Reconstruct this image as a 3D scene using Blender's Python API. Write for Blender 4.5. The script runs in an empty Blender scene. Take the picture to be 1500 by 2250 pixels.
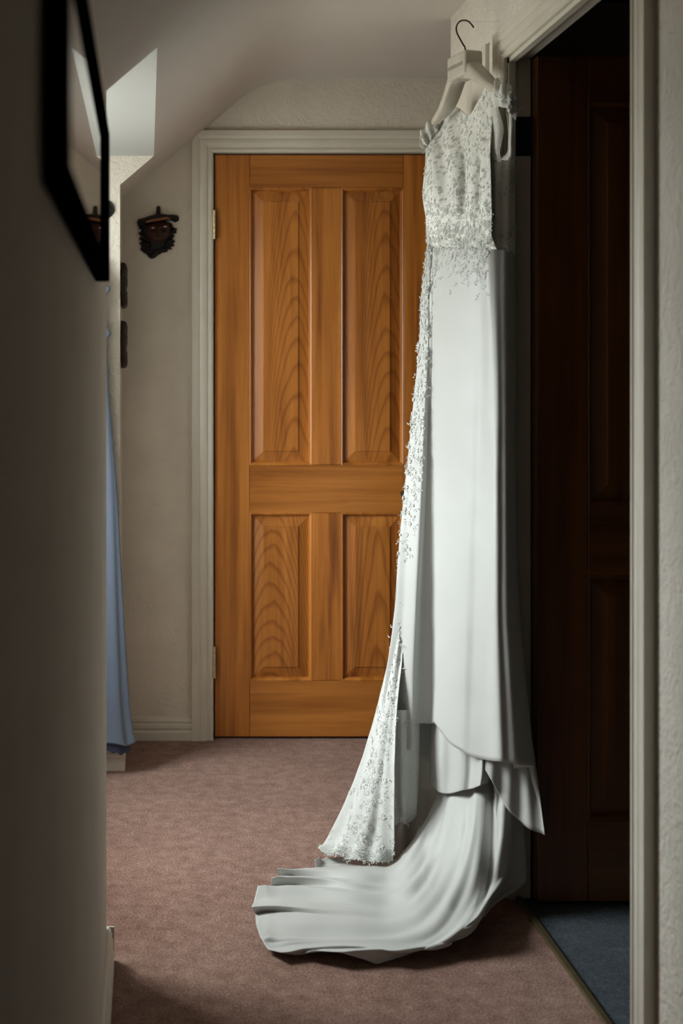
import bpy, bmesh, math, random
import numpy as np
from mathutils import Vector, noise as mnoise

# ------------------------------------------------------------------ camera, world, light, exposure
S = bpy.context.scene
FPX = 2713.0            # focal length in pixels of the 1500x2250 frame
CZ = 1.238              # eye height
VX, VY = 323.0, 825.0   # where the corridor's depth lines meet
cam_d = bpy.data.cameras.new('camera')
cam = bpy.data.objects.new('camera', cam_d)
S.collection.objects.link(cam)
cam.location = (0, 0, CZ)
cam.rotation_euler = (math.pi/2, 0, 0)
cam_d.sensor_fit = 'AUTO'
cam_d.sensor_width = 36.0
cam_d.lens = FPX/2250*36.0
cam_d.shift_x = (750-VX)/2250
cam_d.shift_y = (VY-1125)/2250
cam_d.clip_start = 0.05
cam_d.dof.use_dof = True
cam_d.dof.focus_distance = 3.25
cam_d.dof.aperture_fstop = 3.2
S.camera = cam

SKY = 37.0
w = bpy.data.worlds.new('overcast_sky'); S.world = w; w.use_nodes = True
nt = w.node_tree; nt.nodes.clear()
o_ = nt.nodes.new('ShaderNodeOutputWorld'); b_ = nt.nodes.new('ShaderNodeBackground')
g_ = nt.nodes.new('ShaderNodeTexCoord'); sx = nt.nodes.new('ShaderNodeSeparateXYZ')
mr = nt.nodes.new('ShaderNodeMapRange'); mr.inputs[1].default_value = -.06; mr.inputs[2].default_value = .06
mx = nt.nodes.new('ShaderNodeMix'); mx.data_type = 'RGBA'
mx.inputs[6].default_value = (.33, .34, .30, 1)     # pale ground outside
mx.inputs[7].default_value = (.91, .99, 1.0, 1)    # overcast sky
nt.links.new(g_.outputs['Generated'], sx.inputs[0]); nt.links.new(sx.outputs[2], mr.inputs[0])
nt.links.new(mr.outputs[0], mx.inputs[0]); nt.links.new(mx.outputs[2], b_.inputs[0])
ov = nt.nodes.new('ShaderNodeMapRange')              # hazy bright sky, brighter overhead
ov.inputs[1].default_value = 0; ov.inputs[2].default_value = 1; ov.inputs[3].default_value = SKY*.75; ov.inputs[4].default_value = SKY*1.4
nt.links.new(sx.outputs[2], ov.inputs[0]); nt.links.new(ov.outputs[0], b_.inputs[1])
nt.links.new(b_.outputs[0], o_.inputs[0])

WIN_X, WIN_Y0, WIN_Y1, WIN_Z0, WIN_Z1 = -0.72, 2.78, 3.50, 0.82, 1.87
ld = bpy.data.lights.new('window_portal', 'AREA'); ld.shape = 'RECTANGLE'
ld.size = WIN_Z1-WIN_Z0; ld.size_y = WIN_Y1-WIN_Y0
lo = bpy.data.objects.new('window_portal', ld); S.collection.objects.link(lo)
lo.location = (WIN_X-.09, (WIN_Y0+WIN_Y1)/2, (WIN_Z0+WIN_Z1)/2)
lo.rotation_euler = (0, -math.pi/2, 0)
ld.cycles.is_portal = True

S.view_settings.view_transform = 'Standard'
S.view_settings.look = 'None'
S.view_settings.gamma = 1.0
S.view_settings.use_curve_mapping = False
S.view_settings.exposure = 0.0

# ------------------------------------------------------------------ helpers
C = S.collection
R = random.Random(7)
def P(px, py, d):                       # a picture point at distance d as a place in the room
    return Vector(((px-VX)/FPX*d, d, CZ+(VY-py)/FPX*d))
def F(px, py, h=.012):                  # a picture point lying h above the floor
    return P(px, py, (CZ-h)*FPX/(py-VY))

MATS = {}
class NB:
    def __init__(s, name):
        s.m = bpy.data.materials.new(name); s.m.use_nodes = True
        s.t = s.m.node_tree; s.t.nodes.clear()
        s.out = s.n('ShaderNodeOutputMaterial'); s.p = s.n('ShaderNodeBsdfPrincipled')
        s.l(s.p.outputs[0], s.out.inputs[0]); MATS[name] = s.m
        s.tc = s.n('ShaderNodeTexCoord')
    def n(s, k, **kw):
        q = s.t.nodes.new(k)
        for a, v in kw.items(): setattr(q, a, v)
        return q
    def l(s, a, b): s.t.links.new(a, b)
    def put(s, sock, v):
        if hasattr(v, 'is_output'): s.l(v, sock)
        else: sock.default_value = v
    def noise(s, vec, scale, detail=3, rough=.5, dist=0):
        q = s.n('ShaderNodeTexNoise'); s.put(q.inputs['Vector'], vec)
        q.inputs['Scale'].default_value = scale; q.inputs['Detail'].default_value = detail
        q.inputs['Roughness'].default_value = rough; q.inputs['Distortion'].default_value = dist
        return q.outputs[0]
    def math(s, op, a, b=0.0, c=0.0):
        q = s.n('ShaderNodeMath', operation=op)
        s.put(q.inputs[0], a); s.put(q.inputs[1], b); s.put(q.inputs[2], c)
        return q.outputs[0]
    def ramp(s, fac, stops):
        q = s.n('ShaderNodeValToRGB'); s.l(fac, q.inputs[0]); e = q.color_ramp.elements
        while len(e) < len(stops): e.new(.5)
        for i, (p, c) in enumerate(stops):
            e[i].position = p; e[i].color = (*c, 1) if len(c) == 3 else c
        return q.outputs[0]
    def mapping(s, scale=(1,1,1), loc=(0,0,0), rot=(0,0,0)):
        q = s.n('ShaderNodeMapping'); s.l(s.tc.outputs['Object'], q.inputs[0])
        q.inputs['Scale'].default_value = scale; q.inputs['Location'].default_value = loc
        q.inputs['Rotation'].default_value = rot
        return q.outputs[0]
    def bump(s, h, strength=.3, dist=.01):
        q = s.n('ShaderNodeBump'); q.inputs['Strength'].default_value = strength
        q.inputs['Distance'].default_value = dist; s.l(h, q.inputs['Height'])
        s.l(q.outputs[0], s.p.inputs['Normal']); return q
    def base(s, col=None, rough=.5, spec=.5, metal=0):
        if col is not None: s.put(s.p.inputs['Base Color'], col if hasattr(col,'is_output') else (*col, 1))
        s.put(s.p.inputs['Roughness'], rough)
        s.p.inputs['Specular IOR Level'].default_value = spec
        s.p.inputs['Metallic'].default_value = metal

def mat_plaster(name, col, bscale, bstr, dist=.006, mott=.06):
    b = NB(name); v = b.tc.outputs['Object']
    a = b.noise(v, bscale, 3, .55, 1.6); big = b.noise(v, 5, 3, .6)
    c2 = tuple(x*(1-mott*2) for x in col)
    b.base(b.ramp(big, [(.3, c2), (.7, col)]), .85, .25)
    b.bump(a, bstr, dist)
mat_plaster('plaster_wall', (.77,.695,.60), 34, .4, .008)
mat_plaster('plaster_rough', (.78,.72,.635), 34, .7, .010)
mat_plaster('plaster_ceiling', (.69,.65,.605), 7, .06, .01, .02)
mat_plaster('plaster_dormer', (.52,.525,.515), 7, .05, .01, .01)
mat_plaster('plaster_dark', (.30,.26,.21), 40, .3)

b = NB('trim_paint'); v = b.tc.outputs['Object']
b.base(b.ramp(b.noise(v, 9, 3), [(.3,(.66,.61,.52)),(.7,(.72,.665,.575))]), .38, .45); b.bump(b.noise(b.mapping((120,120,8)), 1, 2), .05, .002)

def mat_carpet(name, c0, c1, c2):
    b = NB(name); v = b.tc.outputs['Object']
    f = b.noise(v, 210, 4, .8); g = b.noise(v, 28, 4, .65); h = b.noise(v, 3, 3, .6)
    s1 = b.math('MULTIPLY_ADD', f, .76, 0.0); s2 = b.math('MULTIPLY_ADD', g, .24, s1)
    s3 = b.math('MULTIPLY_ADD', h, .12, s2)
    b.base(b.ramp(s3, [(.44, c0), (.555, c1), (.675, c2)]), .95, .1)
    b.p.inputs['Sheen Weight'].default_value = .15
    b.bump(f, .7, .006)
mat_carpet('carpet_hall', (.10,.042,.028), (.27,.142,.102), (.47,.315,.25))
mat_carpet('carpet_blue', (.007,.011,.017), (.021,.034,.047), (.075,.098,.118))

def mat_wood(name, axis, knot=None, arch=None, tone=1.0, seed=0.0):
    """axis: direction of the grain (0 x, 2 z); arch=(x0, b, k, offset): cathedral figure around x0."""
    b = NB(name)
    sc = [38, 38, 38]; sc[axis] = 1.6
    fine = b.noise(b.mapping(tuple(sc), (seed, seed*2, seed*3)), 1, 5, .65, .4)
    sc2 = [9, 9, 9]; sc2[axis] = .5
    band = b.noise(b.mapping(tuple(sc2), (seed*1.7, 0, seed)), 1, 3, .55, .5)
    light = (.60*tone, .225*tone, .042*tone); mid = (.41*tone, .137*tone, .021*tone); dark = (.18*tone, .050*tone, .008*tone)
    mixv = b.math('MULTIPLY_ADD', band, .55, b.math('MULTIPLY', fine, .45))
    col = b.ramp(mixv, [(.34, dark), (.47, mid), (.62, light)])
    if arch:
        x0, bb, kk, off = arch
        sep = b.n('ShaderNodeSeparateXYZ'); b.l(b.tc.outputs['Object'], sep.inputs[0])
        wob = b.noise(b.mapping((4.5, 4.5, 1.6), (seed*3, 0, seed)), 1, 3, .55)
        dx = b.math('ADD', b.math('SUBTRACT', sep.outputs[0], x0), b.math('MULTIPLY_ADD', wob, .03, -.015))
        q = b.math('POWER', b.math('ADD', b.math('MULTIPLY', dx, dx), .00012), 1.08)
        ph = b.math('MULTIPLY_ADD', q, bb, b.math('MULTIPLY_ADD', sep.outputs[2], kk, off))
        ph = b.math('MULTIPLY_ADD', wob, 4.0, ph)
        fr = b.math('FRACT', ph)
        line = b.ramp(fr, [(0, (.1,.1,.1)), (.55, (.0,.0,.0)), (.86, (1,1,1)), (1.0, (.1,.1,.1))])
        mx = b.n('ShaderNodeMix', data_type='RGBA'); mx.blend_type = 'MULTIPLY'
        b.l(b.math('MULTIPLY', line, .58), mx.inputs[0]); b.l(col, mx.inputs[6]); mx.inputs[7].default_value = (.40, .26, .16, 1)
        col = mx.outputs[2]
    b.base(col, .36, .45)
    b.p.inputs['Coat Weight'].default_value = .25; b.p.inputs['Coat Roughness'].default_value = .3
    b.bump(fine, .06, .003)
mat_wood('wood_vertical', 2)
mat_wood('wood_vertical_b', 2, seed=4.3, tone=1.06)
mat_wood('wood_horizontal', 0, seed=2.1, tone=.88)

def mat_plain(name, col, rough=.5, spec=.5, metal=0, bump=None):
    b = NB(name); v = b.tc.outputs['Object']
    b.base(b.ramp(b.noise(v, 30, 3), [(.3, tuple(x*.85 for x in col)), (.7, col)]), rough, spec, metal)
    if bump: b.bump(b.noise(v, bump[0], 4), bump[1], .003)
mat_plain('black_frame', (.003,.0035,.0035), .8, .0)
mat_plain('hinge_brass', (.72,.58,.34), .35, .5, .7)
mat_plain('hinge_dark', (.018,.018,.02), .45, .4, .3)
mat_plain('iron_black', (.010,.010,.011), .5, .4, .5)
mat_plain('wire_dark', (.035,.02,.022), .35, .5, .7)
mat_plain('hanger_plastic', (.60,.545,.46), .42, .4)
mat_plain('hanger_imprint', (.34,.31,.27), .6, .3)
mat_plain('strip_brass', (.17,.13,.07), .4, .5, .6)
mat_plain('mask_hair', (.006,.0055,.0065), .55, .35, 0, (90, .6))
mat_plain('mask_skin', (.050,.018,.012), .45, .35, 0, (60, .3))
mat_plain('mask_band', (.22,.082,.032), .55, .3, 0, (120, .6))
mat_plain('mask_eye', (.75,.52,.50), .35, .5)
mat_plain('plaque_wood', (.022,.013,.009), .5, .3, 0, (70, .7))
mat_plain('pvc_white', (.82,.82,.80), .35, .5)
mat_plain('knob_black', (.010,.011,.013), .22, .6)
b = NB('mirror_glass'); b.base((.80,.80,.80), .015, .5, 1.0)
b = NB('clear_plastic')
tr = b.n('ShaderNodeBsdfTransparent'); gl = b.n('ShaderNodeBsdfGlossy'); gl.inputs['Roughness'].default_value = .1
ms = b.n('ShaderNodeMixShader'); ms.inputs[0].default_value = .15
b.l(tr.outputs[0], ms.inputs[1]); b.l(gl.outputs[0], ms.inputs[2]); b.l(ms.outputs[0], b.out.inputs[0])
b = NB('window_glass')
tr = b.n('ShaderNodeBsdfTransparent'); gl = b.n('ShaderNodeBsdfGlossy'); gl.inputs['Roughness'].default_value = .0
ms = b.n('ShaderNodeMixShader'); ms.inputs[0].default_value = .06
b.l(tr.outputs[0], ms.inputs[1]); b.l(gl.outputs[0], ms.inputs[2]); b.l(ms.outputs[0], b.out.inputs[0])

def mat_cloth(name, col, rough=.5, sheen=.2, weave=900, transl=.12, spec=.35):
    b = NB(name); v = b.tc.outputs['Object']
    b.base(b.ramp(b.noise(v, 6, 2), [(.3, tuple(x*.96 for x in col)), (.7, col)]), rough, spec)
    b.p.inputs['Sheen Weight'].default_value = sheen; b.p.inputs['Sheen Roughness'].default_value = .4
    b.bump(b.noise(v, weave, 2), .05, .0006)
    t = b.n('ShaderNodeBsdfTranslucent'); t.inputs[0].default_value = (*col, 1)
    m = b.n('ShaderNodeMixShader'); m.inputs[0].default_value = transl
    b.l(b.p.outputs[0], m.inputs[1]); b.l(t.outputs[0], m.inputs[2]); b.l(m.outputs[0], b.out.inputs[0])
mat_cloth('satin_ivory', (.57,.565,.54), .42, .1)
mat_cloth('satin_lining', (.66,.65,.60), .6, .1, transl=.2)
mat_cloth('chiffon_blue', (.165,.205,.275), .6, .35, transl=.15)
mat_cloth('satin_navy', (.035,.045,.085), .5, .2, transl=.05)
mat_cloth('lace_thread', (.70,.70,.665), .7, .2, transl=.25)

def mat_lace(name, col, amin, scale):
    b = NB(name); v = b.tc.outputs['Object']
    vo = b.n('ShaderNodeTexVoronoi'); vo.feature = 'DISTANCE_TO_EDGE'; vo.inputs['Scale'].default_value = scale*3.2
    wv = b.n('ShaderNodeVectorMath', operation='MULTIPLY_ADD')
    nz = b.n('ShaderNodeTexNoise'); nz.inputs['Scale'].default_value = 28; nz.inputs['Detail'].default_value = 2
    b.l(v, nz.inputs['Vector']); b.l(nz.outputs['Color'], wv.inputs[0]); wv.inputs[1].default_value = (.03,.03,.03); b.l(v, wv.inputs[2])
    b.l(wv.outputs[0], vo.inputs['Vector'])
    net = b.ramp(vo.outputs[0], [(.02, (1,1,1)), (.12, (0,0,0))])
    v2 = b.n('ShaderNodeTexVoronoi'); v2.feature = 'F1'; v2.inputs['Scale'].default_value = scale; b.l(wv.outputs[0], v2.inputs['Vector'])
    rings = b.math('SINE', b.math('MULTIPLY', v2.outputs[0], 26))
    motif = b.ramp(rings, [(.35, (0,0,0)), (.6, (1,1,1))])
    big = b.ramp(b.noise(v, 22, 2), [(.44, (0,0,0)), (.56, (1,1,1))])
    m1 = b.math('MAXIMUM', b.math('MULTIPLY', motif, big), net)
    b.base((*col,), .75, .2)
    b.bump(m1, .5, .0015)
    alpha = b.math('MULTIPLY_ADD', m1, 1-amin, amin)
    t = b.n('ShaderNodeBsdfTransparent'); m = b.n('ShaderNodeMixShader')
    b.l(alpha, m.inputs[0]); b.l(t.outputs[0], m.inputs[1]); b.l(b.p.outputs[0], m.inputs[2]); b.l(m.outputs[0], b.out.inputs[0])
mat_lace('lace_bodice', (.86,.85,.80), .90, 95)
mat_lace('lace_sheer', (.84,.83,.78), .72, 95)
mat_lace('lace_panel', (.66,.66,.63), .84, 80)

def empty(name, loc, label=None, cat=None, group=None, kind=None):
    o = bpy.data.objects.new(name, None); C.objects.link(o); o.location = loc
    o.empty_display_size = .05
    tag(o, label, cat, group, kind); return o
def tag(o, label=None, cat=None, group=None, kind=None):
    if label: o['label'] = label
    if cat: o['category'] = cat
    if group: o['group'] = group
    if kind: o['kind'] = kind
    return o
def origin_of(o):
    v = Vector((0,0,0))
    while o is not None:
        v += o.location; o = o.parent
    return v
def mesh_obj(name, verts, faces, mat, parent=None, smooth=False, base=None):
    """vertices are given in room coordinates; the origin goes to the parent's base (or to `base`)"""
    off = origin_of(parent) if parent else Vector(base if base is not None else (0,0,0))
    me = bpy.data.meshes.new(name)
    me.from_pydata([tuple(Vector(v)-off) for v in verts], [], faces)
    bm = bmesh.new(); bm.from_mesh(me)
    bmesh.ops.recalc_face_normals(bm, faces=bm.faces); bm.to_mesh(me); bm.free()
    me.materials.append(MATS[mat])
    if smooth: me.polygons.foreach_set('use_smooth', [True]*len(me.polygons))
    o = bpy.data.objects.new(name, me); C.objects.link(o)
    if parent: o.parent = parent
    else: o.location = off
    return o
def bevel(o, w, seg=2, angle=35):
    m = o.modifiers.new('bevel', 'BEVEL'); m.width = w; m.segments = seg; m.limit_method = 'ANGLE'; m.angle_limit = math.radians(angle)
    return o
class MB:
    def __init__(s): s.v = []; s.f = []
    def box(s, x0, x1, y0, y1, z0, z1):
        n = len(s.v)
        s.v += [(x,y,z) for x in (x0,x1) for y in (y0,y1) for z in (z0,z1)]
        s.f += [tuple(n+i for i in q) for q in ((0,1,3,2),(4,6,7,5),(0,4,5,1),(2,3,7,6),(0,2,6,4),(1,5,7,3))]
        return s
    def prism(s, poly, fn, t0, t1):
        """poly: 2-D outline; fn(a, b, t) -> point; extruded from t0 to t1"""
        n = len(s.v); k = len(poly)
        s.v += [fn(a,b,t0) for a,b in poly]+[fn(a,b,t1) for a,b in poly]
        s.f += [tuple(range(n, n+k)), tuple(range(n+2*k-1, n+k-1, -1))]
        s.f += [(n+i, n+(i+1)%k, n+k+(i+1)%k, n+k+i) for i in range(k)]
        return s
    def tube(s, pts, rad, seg=8, cap=True):
        pts = [Vector(p) for p in pts]; n0 = len(s.v); up = None
        for i, p in enumerate(pts):
            t = (pts[min(i+1,len(pts)-1)]-pts[max(i-1,0)]).normalized()
            if up is None:
                up = Vector((0,0,1)) if abs(t.z) < .9 else Vector((1,0,0))
            a = t.cross(up).normalized(); c = a.cross(t).normalized(); up = c
            r = rad[i] if isinstance(rad, (list,tuple)) else rad
            for k in range(seg):
                q = 2*math.pi*k/seg; s.v.append(p+a*r*math.cos(q)+c*r*math.sin(q))
        for i in range(len(pts)-1):
            for k in range(seg):
                a0 = n0+i*seg+k; a1 = n0+i*seg+(k+1)%seg
                s.f.append((a0,a1,a1+seg,a0+seg))
        if cap:
            s.f.append(tuple(n0+k for k in range(seg))[::-1]); e = n0+(len(pts)-1)*seg
            s.f.append(tuple(e+k for k in range(seg)))
        return s
    def ellipsoid(s, c, r, nu=16, nv=10):
        n0 = len(s.v); c = Vector(c)
        for j in range(nv+1):
            th = math.pi*j/nv
            for i in range(nu):
                ph = 2*math.pi*i/nu
                s.v.append(c+Vector((r[0]*math.sin(th)*math.cos(ph), r[1]*math.sin(th)*math.sin(ph), r[2]*math.cos(th))))
        for j in range(nv):
            for i in range(nu):
                s.f.append((n0+j*nu+i, n0+j*nu+(i+1)%nu, n0+(j+1)*nu+(i+1)%nu, n0+(j+1)*nu+i))
        return s
    def grid(s, pts):
        nr, nc = len(pts), len(pts[0]); n0 = len(s.v)
        for r in pts: s.v += [Vector(p) for p in r]
        for i in range(nr-1):
            for j in range(nc-1):
                a = n0+i*nc+j; s.f.append((a, a+1, a+nc+1, a+nc))
        return s
    def build(s, name, mat, parent=None, smooth=False, base=None):
        return mesh_obj(name, s.v, s.f, mat, parent, smooth, base)
XZ = lambda a, b, t: (a, t, b)
YZ = lambda a, b, t: (t, a, b)
XY = lambda a, b, t: (a, b, t)

# ------------------------------------------------------------------ the setting
BY = 4.2                      # back wall
LX, RX = -.085, .859          # left and right wall faces
Y_NEAR, Y_STUB = 2.597, 3.88  # the dormer recess lies between
Y_BEHIND = -3.6
ZC, ZD = 2.249, 1.928         # hall ceiling, dormer ceiling
SL = .853                     # slope of the roof side
XD = .0214
def slope_z(x): return ZD+SL*(x-XD)
XF = XD+(ZC-ZD)/SL
DO0, DO1, ZH = 2.158, 2.925, 1.989   # doorway in the right wall
RT = .905                     # its far side
YEND = 3.495                  # where the right wall stops
def st(o, label, cat): return tag(o, label, cat, None, 'structure')

st(MB().box(LX-.9, .878, Y_BEHIND, BY+.15, -.06, 0).box(.878, 2.6, 3.2, BY+.15, -.06, 0).build('floor', 'carpet_hall'), 'brown pink flecked carpet of the hallway', 'floor')
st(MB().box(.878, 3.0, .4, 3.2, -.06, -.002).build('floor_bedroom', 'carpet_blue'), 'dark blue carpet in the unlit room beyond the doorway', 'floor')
# back wall with its door opening
DX0, DX1 = .2307, .9927
st(MB().box(LX-.3, DX0-.006, BY, BY+.1, 0, 2.35).box(DX1+.006, 2.6, BY, BY+.1, 0, 2.35).box(DX0-.006, DX1+.006, BY, BY+.1, ZH+.006, 2.35)
   .box(DX0-.05, DX1+.05, BY+.1, BY+.13, 0, 2.1).build('wall_back', 'plaster_wall'), 'cream plaster end wall holding the wooden door', 'wall')
# left wall up to the recess, rounded corner, recess cheek
rr = .014
plan = [(LX, Y_BEHIND)]+[(LX-rr+rr*math.cos(a), Y_NEAR-rr+rr*math.sin(a)) for a in [math.pi/2*i/6 for i in range(7)]]+[(-.95, Y_NEAR), (-.95, Y_NEAR-.1), (LX-.12, Y_NEAR-.1), (LX-.12, Y_BEHIND)]
m = MB().prism(plan, XY, 0, 2.0)
m.prism([(LX-.02, slope_z(LX-.02)+.004), (XD+.03, slope_z(XD+.03)+.004), (XD+.03, 2.0), (LX-.02, 2.0)], XZ, Y_NEAR-.02, Y_NEAR)
st(m.build('wall_left', 'plaster_wall'), 'cream plaster wall running towards the recess, black mirror on it', 'wall')
# wall beyond the recess: a face towards the hall and the piece back to the end wall
m = MB().box(-.95, LX, Y_STUB, BY, 0, slope_z(LX)+.0)
m.prism([(-.95, slope_z(LX)), (LX, slope_z(LX)), (XD, ZD), (-.95, ZD)], XZ, Y_STUB, Y_STUB+.0015)
st(m.build('wall_recess', 'plaster_rough'), 'daylit rough plaster wall at the far side of the window recess', 'wall')
# window wall of the recess
m = MB()
x0, x1 = WIN_X-.2, WIN_X
m.box(x0, x1, Y_NEAR-.1, Y_STUB+.1, 0, WIN_Z0).box(x0, x1, Y_NEAR-.1, Y_STUB+.1, WIN_Z1, 2.1)
m.box(x0, x1, Y_NEAR-.1, WIN_Y0, WIN_Z0, WIN_Z1).box(x0, x1, WIN_Y1, Y_STUB+.1, WIN_Z0, WIN_Z1)
st(m.build('wall_window', 'plaster_dormer'), 'plaster wall around the window of the recess', 'wall')
# ceilings: slope and flat in one plastered sheet with a soft bend, cut away over the recess
def ceil_profile(xs):
    pr = [(xs, slope_z(xs))]
    r = .13; c0 = XF-r; n = 8
    pr.append((XF-r*.77, slope_z(XF-r*.77)))
    p0 = Vector((XF-r*.77, slope_z(XF-r*.77))); p1 = Vector((XF, ZC)); p2 = Vector((XF+r, ZC))
    for i in range(1, n+1):
        t = i/n; q = p0*(1-t)**2+p1*2*t*(1-t)+p2*t*t; pr.append((q.x, q.y))
    pr += [(2.6, ZC)]
    return pr+[(a, b+.06) for a, b in reversed(pr)]
m = MB()
m.prism(ceil_profile(LX-.12), XZ, Y_BEHIND, Y_NEAR).prism(ceil_profile(XD), XZ, Y_NEAR, Y_STUB).prism(ceil_profile(LX), XZ, Y_STUB+.002, BY+.02)
o = m.build('ceiling', 'plaster_ceiling'); st(o, 'plain plaster ceiling bending down into the roof slope', 'ceiling')
o.data.polygons.foreach_set('use_smooth', [True]*len(o.data.polygons))
em = o.modifiers.new('edge', 'EDGE_SPLIT'); em.split_angle = math.radians(25)
st(MB().box(-.95, XD, Y_NEAR-.03, Y_STUB+.03, ZD, ZD+.05).build('ceiling_recess', 'plaster_dormer'), 'bright flat ceiling of the window recess', 'ceiling')
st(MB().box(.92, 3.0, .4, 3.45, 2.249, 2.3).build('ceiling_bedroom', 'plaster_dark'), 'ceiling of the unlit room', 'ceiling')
# right wall
m = MB().box(RX, RT, Y_BEHIND, DO0, 0, 2.3).box(RX, RT, DO1+.012, YEND, 0, 2.3).box(RX, RT, DO0, DO1+.012, ZH+.012, 2.3)
st(m.build('wall_right', 'plaster_rough'), 'cream rough plaster wall with the open doorway', 'wall')
st(MB().box(LX-.2, RT+.3, Y_BEHIND-.1, Y_BEHIND, 0, 2.4).build('wall_behind', 'plaster_dark'), 'wall closing the hallway at its other end', 'wall')
st(MB().box(2.55, 2.65, 3.2, BY+.1, 0, 2.35).build('wall_landing', 'plaster_wall'), 'wall at the end of the landing', 'wall')
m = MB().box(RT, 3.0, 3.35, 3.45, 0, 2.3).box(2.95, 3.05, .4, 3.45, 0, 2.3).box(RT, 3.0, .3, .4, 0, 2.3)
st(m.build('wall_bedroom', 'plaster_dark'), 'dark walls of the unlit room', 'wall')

# skirting boards: moulded profile (out from wall, height)
SK = [(0,0),(.016,0),(.016,.028),(.0125,.032),(.0125,.036),(.015,.042),(.0145,.052),(.010,.056),(.010,.060),(.0125,.064),(.009,.074),(.004,.078),(0,.078)]
def skirt(name, pts, fn, label):
    m = MB()
    for t0, t1 in pts: m.prism(SK, fn, t0, t1)
    st(m.build(name, 'trim_paint'), label, 'skirting')
skirt('baseboard_back', [(LX, .158)], lambda a,b,t: (t, BY-a, b), 'cream skirting board below the carved face mask')
skirt('baseboard_recess', [(WIN_X, LX+.016)], lambda a,b,t: (t, Y_STUB-a, b), 'cream skirting board under the blue dress')
m = MB().prism(SK, lambda a,b,t: (LX+a, t, b), Y_BEHIND, Y_NEAR).prism(SK, lambda a,b,t: (t, Y_NEAR+a, b), WIN_X, LX+.016)
st(m.build('baseboard_left', 'trim_paint'), 'cream skirting board of the wall with the mirror', 'skirting')
skirt('baseboard_right', [(Y_BEHIND, DO0-.085), (DO1+.085, YEND)], lambda a,b,t: (RX-a, t, b), 'cream skirting board beside the open doorway')
skirt('baseboard_far', [(Y_STUB, BY)], lambda a,b,t: (LX+a, t, b), 'short cream skirting board under the wall plaques')

# architraves: moulded profile (across width from the opening outwards, proud)
AR = [(0,0),(0,.013),(.006,.017),(.011,.017),(.013,.012),(.018,.012),(.022,.017),(.031,.0195),(.040,.019),(.046,.0165),(.048,.0185),(.055,.021),(.073,.021),(.073,0)]
def architrave(name, a0, a1, zh, fn, label, parts=('trim_paint',)):
    """mitred frame; fn(a along wall, z, proud)"""
    e = empty(name, fn(a0, 0, 0), label, 'door frame', None, 'structure')
    n = len(AR)
    def leg(side):
        v = []; f = []
        for z_of in (lambda w: 0.0, lambda w: zh+w):
            for wd, pr in AR: v.append(fn(a0-wd if side < 0 else a1+wd, z_of(wd), pr))
        f += [tuple(range(n)), tuple(range(2*n-1, n-1, -1))]+[(i,(i+1)%n,n+(i+1)%n,n+i) for i in range(n)]
        mesh_obj('architrave_upright', v, f, 'trim_paint', e)
    leg(-1); leg(1)
    v = []; f = []
    for sgn, a in ((-1, a0), (1, a1)):
        for wd, pr in AR: v.append(fn(a+sgn*wd, zh+wd, pr))
    f += [tuple(range(n)), tuple(range(2*n-1, n-1, -1))]+[(i,(i+1)%n,n+(i+1)%n,n+i) for i in range(n)]
    mesh_obj('architrave_head', v, f, 'trim_paint', e)
    return e
architrave('trim_1', DX0-.006, DX1+.006, ZH+.006, lambda a,z,p: (a, BY-p, z), 'cream moulded frame around the closed wooden door')
fr = architrave('trim_2', DO0, DO1, ZH, lambda a,z,p: (RX-p, a, z), 'cream moulded frame of the open doorway beside the white gown')
# lining and stops of the open doorway
XR = RT+.003
m = MB().box(RX-.006, XR, DO1, DO1+.012, 0, ZH+.012).box(RX-.006, XR, DO0-.012, DO0, 0, ZH+.012).box(RX-.006, XR, DO0-.012, DO1+.012, ZH, ZH+.012)
m.build('door_lining', 'trim_paint', fr)
m = MB().box(RX-.005, .869, DO1-.012, DO1+.002, 0, ZH).box(RX-.005, .869, DO0-.002, DO0+.012, 0, ZH).box(RX-.005, .869, DO0, DO1, ZH-.012, ZH+.002)
m.build('door_stop', 'trim_paint', fr)
st(bevel(MB().box(.870, .887, DO0, DO1, -.004, .006).build('trim_3', 'strip_brass'), .003), 'dull metal carpet strip across the doorway threshold', 'threshold strip')
# upright moulded board beyond the doorway
m = MB().prism([(3.10,0),(3.10,.010),(3.115,.014),(3.13,.010),(3.14,.013),(3.165,.017),(3.185,.013),(3.20,.017),(3.255,.017),(3.26,0)], lambda a,b,t: (RX-b, a, t), 0, 2.07)
st(m.build('trim_4', 'trim_paint'), 'cream upright moulding on the wall behind the coat hanger', 'moulding')

# window of the recess
e = empty('window_1', (WIN_X-.1, WIN_Y0, WIN_Z0), 'white framed window lighting the recess', 'window', None, 'structure')
xf0, xf1 = WIN_X-.13, WIN_X-.08
m = MB().box(xf0, xf1, WIN_Y0, WIN_Y1, WIN_Z0, WIN_Z0+.045).box(xf0, xf1, WIN_Y0, WIN_Y1, WIN_Z1-.045, WIN_Z1).box(xf0, xf1, WIN_Y0, WIN_Y0+.045, WIN_Z0, WIN_Z1).box(xf0, xf1, WIN_Y1-.045, WIN_Y1, WIN_Z0, WIN_Z1)
m.build('window_frame', 'pvc_white', e)
ym = (WIN_Y0+WIN_Y1)/2
MB().box(xf0, xf1, ym-.02, ym+.02, WIN_Z0+.045, WIN_Z1-.045).build('mullion', 'pvc_white', e)
for ya, yb in ((WIN_Y0+.045, ym-.02), (ym+.02, WIN_Y1-.045)):
    MB().box(WIN_X-.107, WIN_X-.103, ya, yb, WIN_Z0+.045, WIN_Z1-.045).build('pane', 'window_glass', e)
bevel(MB().box(WIN_X-.08, WIN_X+.05, WIN_Y0-.03, WIN_Y1+.03, WIN_Z0-.022, WIN_Z0+.002).build('window_sill', 'pvc_white', e), .004)

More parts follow.
